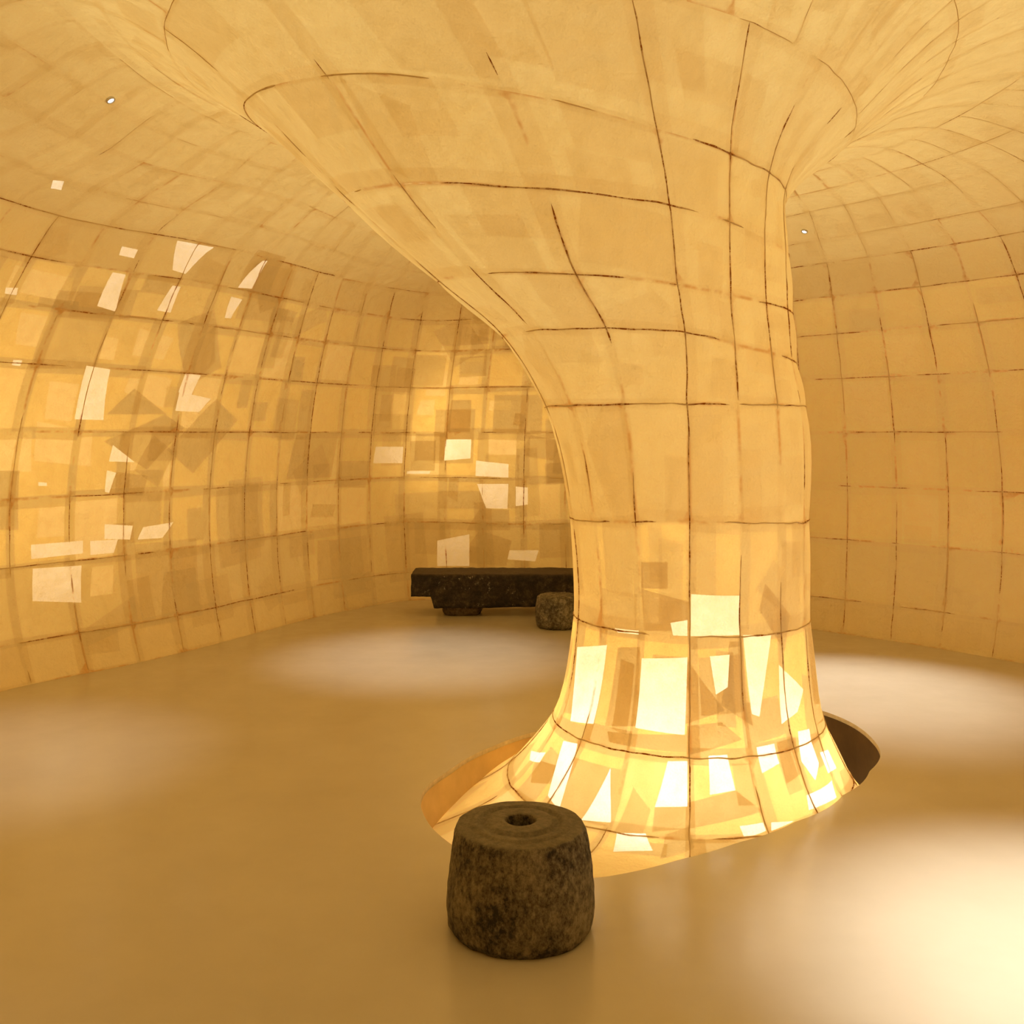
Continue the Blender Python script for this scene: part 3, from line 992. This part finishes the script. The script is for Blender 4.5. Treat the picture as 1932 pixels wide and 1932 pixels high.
big = lathe_stone('stone_stool', (0.028, 3.335, 0.0),
                  [(0.0, 0.0), (0.222, 0.0), (0.236, 0.02), (0.241, 0.07), (0.239, 0.13), (0.231, 0.20), (0.221, 0.27),
                   (0.2135, 0.318), (0.208, 0.330), (0.202, 0.333), (0.165, 0.335), (0.160, 0.341), (0.140, 0.342),
                   (0.133, 0.333), (0.115, 0.333), (0.108, 0.344), (0.060, 0.346), (0.052, 0.343), (0.048, 0.300), (0.040, 0.20), (0.0, 0.19)],
                  MAT_STOOL, 'large squat round stone stool in front of the column with a hole in its top', 3.1, amp=0.0042)
small = lathe_stone('stone_stool', (0.385, 8.52, 0.0),
                    [(0.0, 0.0), (0.165, 0.0), (0.186, 0.02), (0.195, 0.07), (0.192, 0.14), (0.184, 0.21), (0.172, 0.25),
                     (0.15, 0.267), (0.09, 0.272), (0.0, 0.268)],
                    MAT_SMALL, 'small round stone stool half hidden behind the column, by the dark bench', 8.7, amp=0.007, seg=72)

# bench: a long dark slab with stepped ends on two low foot stones
bench = empty('stone_bench', (0.25, 9.2, 0), 'long dark stone slab bench with stepped end against the back wall', 'bench')
def bench_slab():
    yf, yb = 8.97 - 9.2, 9.46 - 9.2
    L0, L1 = -0.886 - 0.25, 1.32 - 0.25
    nx, ny = 220, 12
    def bottom(x):
        e = min(x - L0, L1 - x)
        if e < 0.175: return 0.172
        if e < 0.198: return 0.172 - (e - 0.175) / 0.023 * 0.088
        return 0.074 + 0.012 * max(0, min(1, (e - 0.65) / 0.5)) 
    v, f = [], []
    ring = []
    nz = 9
    # cross-section loop: front bottom->front top->back top->back bottom
    loop = [(0, i / nz) for i in range(nz)] + [(i / ny, 1) for i in range(ny)] + [(1, 1 - i / nz) for i in range(nz)] + [(1 - i / ny, 0) for i in range(ny)]
    xs = np.linspace(L0, L1, nx)
    for x in xs:
        zb, zt = bottom(x), 0.374
        for (a, b) in loop:
            y = yf + (yb - yf) * a
            z = zb + (zt - zb) * b
            p = Vector((x * 1.0, y, z))
            dy = 0.010 * mnoise.noise(p * 5) + 0.006 * mnoise.noise(p * 17)
            dz = 0.006 * mnoise.noise(Vector((x * 5, y * 5, 3 + b))) + 0.004 * mnoise.noise(Vector((x * 17, y * 9, b)))
            # softened arrises
            ca = min(a, 1 - a) * (yb - yf); cb = min(b, 1 - b) * (zt - zb)
            rnd = max(0, 0.006 - math.hypot(ca, cb)) * 0.8
            y += rnd * (1 if a < .5 else -1); z += rnd * (-1 if b > .5 else 1)
            ex = max(0, 0.03 - (x - L0)); ex2 = max(0, 0.03 - (L1 - x))
            xx = x + 0.012 * mnoise.noise(Vector((5, y * 9, z * 11))) * (1 if (ex > 0 or ex2 > 0) else 0)
            v.append((xx, y + dy, z + dz))
    m = len(loop)
    for i in range(nx - 1):
        for j in range(m):
            j2 = (j + 1) % m
            f.append([i * m + j, i * m + j2, (i + 1) * m + j2, (i + 1) * m + j])
    # end caps, as a fan to the centre
    for i, xx in ((0, L0 - 0.004), (nx - 1, L1 + 0.004)):
        c = len(v); v.append((xx, 0.015, 0.27))
        for j in range(m):
            a, b = i * m + j, i * m + (j + 1) % m
            f.append([a, b, c] if i == 0 else [b, a, c])
    link_mesh('slab', v, f, MAT_BENCH, bench, True)
bench_slab()
def bench_foot(x0, x1):
    v, f = [], []
    seg, rows = 48, 7
    cx_, rx, ry = (x0 + x1) / 2, (x1 - x0) / 2, 0.2
    for r in range(rows):
        t = r / (rows - 1)
        z = 0.083 * t
        k = 0.86 + 0.14 * math.sin(min(1, t * 1.6) * math.pi / 2)
        for s in range(seg):
            a = 2 * math.pi * s / seg
            ca, sa = math.cos(a), math.sin(a)
            q = (abs(ca) ** 3.5 + abs(sa) ** 3.5) ** (-1 / 3.5)
            p = Vector((ca * 2 + x0, sa * 2, z * 12))
            d = 1 + 0.04 * mnoise.noise(p * 2)
            v.append((cx_ - 0.25 + rx * ca * q * k * d, 0.0 + ry * sa * q * k * d, z))
    for r in range(rows - 1):
        for s in range(seg):
            s2 = (s + 1) % seg
            f.append([r * seg + s, r * seg + s2, (r + 1) * seg + s2, (r + 1) * seg + s])
    f.append(list(range((rows - 1) * seg, rows * seg))); f.append(list(range(seg))[::-1])
    o = link_mesh('foot', v, f, MAT_BFOOT, bench, True)
    o['label'] = 'low brown foot stone'
bench_foot(-0.625, -0.265)
bench_foot(0.70, 1.06)


# ------------------------------------------------------------------ ceiling downlights
def downlight(pos, nrm, label, power, aim=None, ang=45, blend=1.0):
    """a pinhole lamp set in the paper: thin trim ring, glowing lens, and its beam"""
    t = empty('ceiling_downlight', tuple(pos), label, 'downlight', None, 'ceiling downlights')
    q = Vector(nrm).to_track_quat('Z', 'Y')
    t.rotation_euler = q.to_euler()
    v, f = [], []
    n = 24
    for (r, z) in ((0.024, -0.004), (0.024, 0.008), (0.018, 0.010), (0.0165, 0.002)):
        for s in range(n):
            a = 2 * math.pi * s / n
            v.append((r * math.cos(a), r * math.sin(a), z))
    for i in range(3):
        for s in range(n):
            s2 = (s + 1) % n
            f.append([i * n + s, i * n + s2, (i + 1) * n + s2, (i + 1) * n + s])
    link_mesh('trim_ring', v, f, MAT_TRIM, t, True)
    v, f = [], []
    for (r, z) in ((0.0165, 0.004), (0.010, 0.009)):
        for s in range(n):
            a = 2 * math.pi * s / n
            v.append((r * math.cos(a), r * math.sin(a), z))
    for s in range(n):
        f.append([s, (s + 1) % n, n + (s + 1) % n, n + s])
    f.append([n + s for s in range(n)])
    link_mesh('lens', v, f, MAT_LENS, t, True)
    l = bpy.data.lights.new('beam', 'SPOT')
    l.energy = power; l.spot_size = math.radians(ang); l.spot_blend = blend; l.shadow_soft_size = 0.02
    l.color = (1.0, 0.97, 0.93)
    o = bpy.data.objects.new('beam', l)
    scn.collection.objects.link(o)
    o.location = Vector(pos) + Vector(nrm) * 0.03
    tgt = Vector(aim) if aim else Vector((pos[0], pos[1], 0))
    o.rotation_euler = (tgt - o.location).to_track_quat('-Z', 'Y').to_euler()


def ceil_at(x, y):
    """point of the ceiling above a floor point"""
    d = (_gp[..., 0] - x) ** 2 + (_gp[..., 1] - y) ** 2
    d = np.where((_gv > 11.2) & (_gv < V_WALL + 2), d, 1e9)
    j = np.argmin(d)
    u, v = _gu.flat[j], _gv.flat[j]
    return S(u, v), S_normal(u, v) * NSIGN


uL = uv_at(208, 188, True); uR = uv_at(1518, 436, True)
pL, nL = S(*uL), S_normal(*uL) * NSIGN
pR, nR = S(*uR), S_normal(*uR) * NSIGN
print('downlights', pL, nL, pR, nR)
downlight(pL, nL, 'tiny lit downlight in the ceiling above the left wall', SPOT * 0.45, aim=(-2.6, 5.05, 0))
downlight(pR, nR, 'tiny lit downlight in the ceiling just right of the column', SPOT * 2.3, aim=(2.2, 6.35, 0))
for (x, y, lab, k) in ((-0.62, 7.35, 'downlight in the ceiling hidden behind the column flare, above the bench end', 1.0),
                       (1.95, 3.0, 'downlight in the ceiling above the near right floor, outside the frame', 4.0),
                       (-2.0, 2.0, 'downlight in the ceiling above the near left floor, outside the frame', 0.12),
                       (0.6, 0.0, 'downlight in the ceiling above the viewpoint, outside the frame', 0.12)):
    p, n = ceil_at(x, y)
    downlight(p, n, lab, SPOT * k, aim=(x, y, 0))
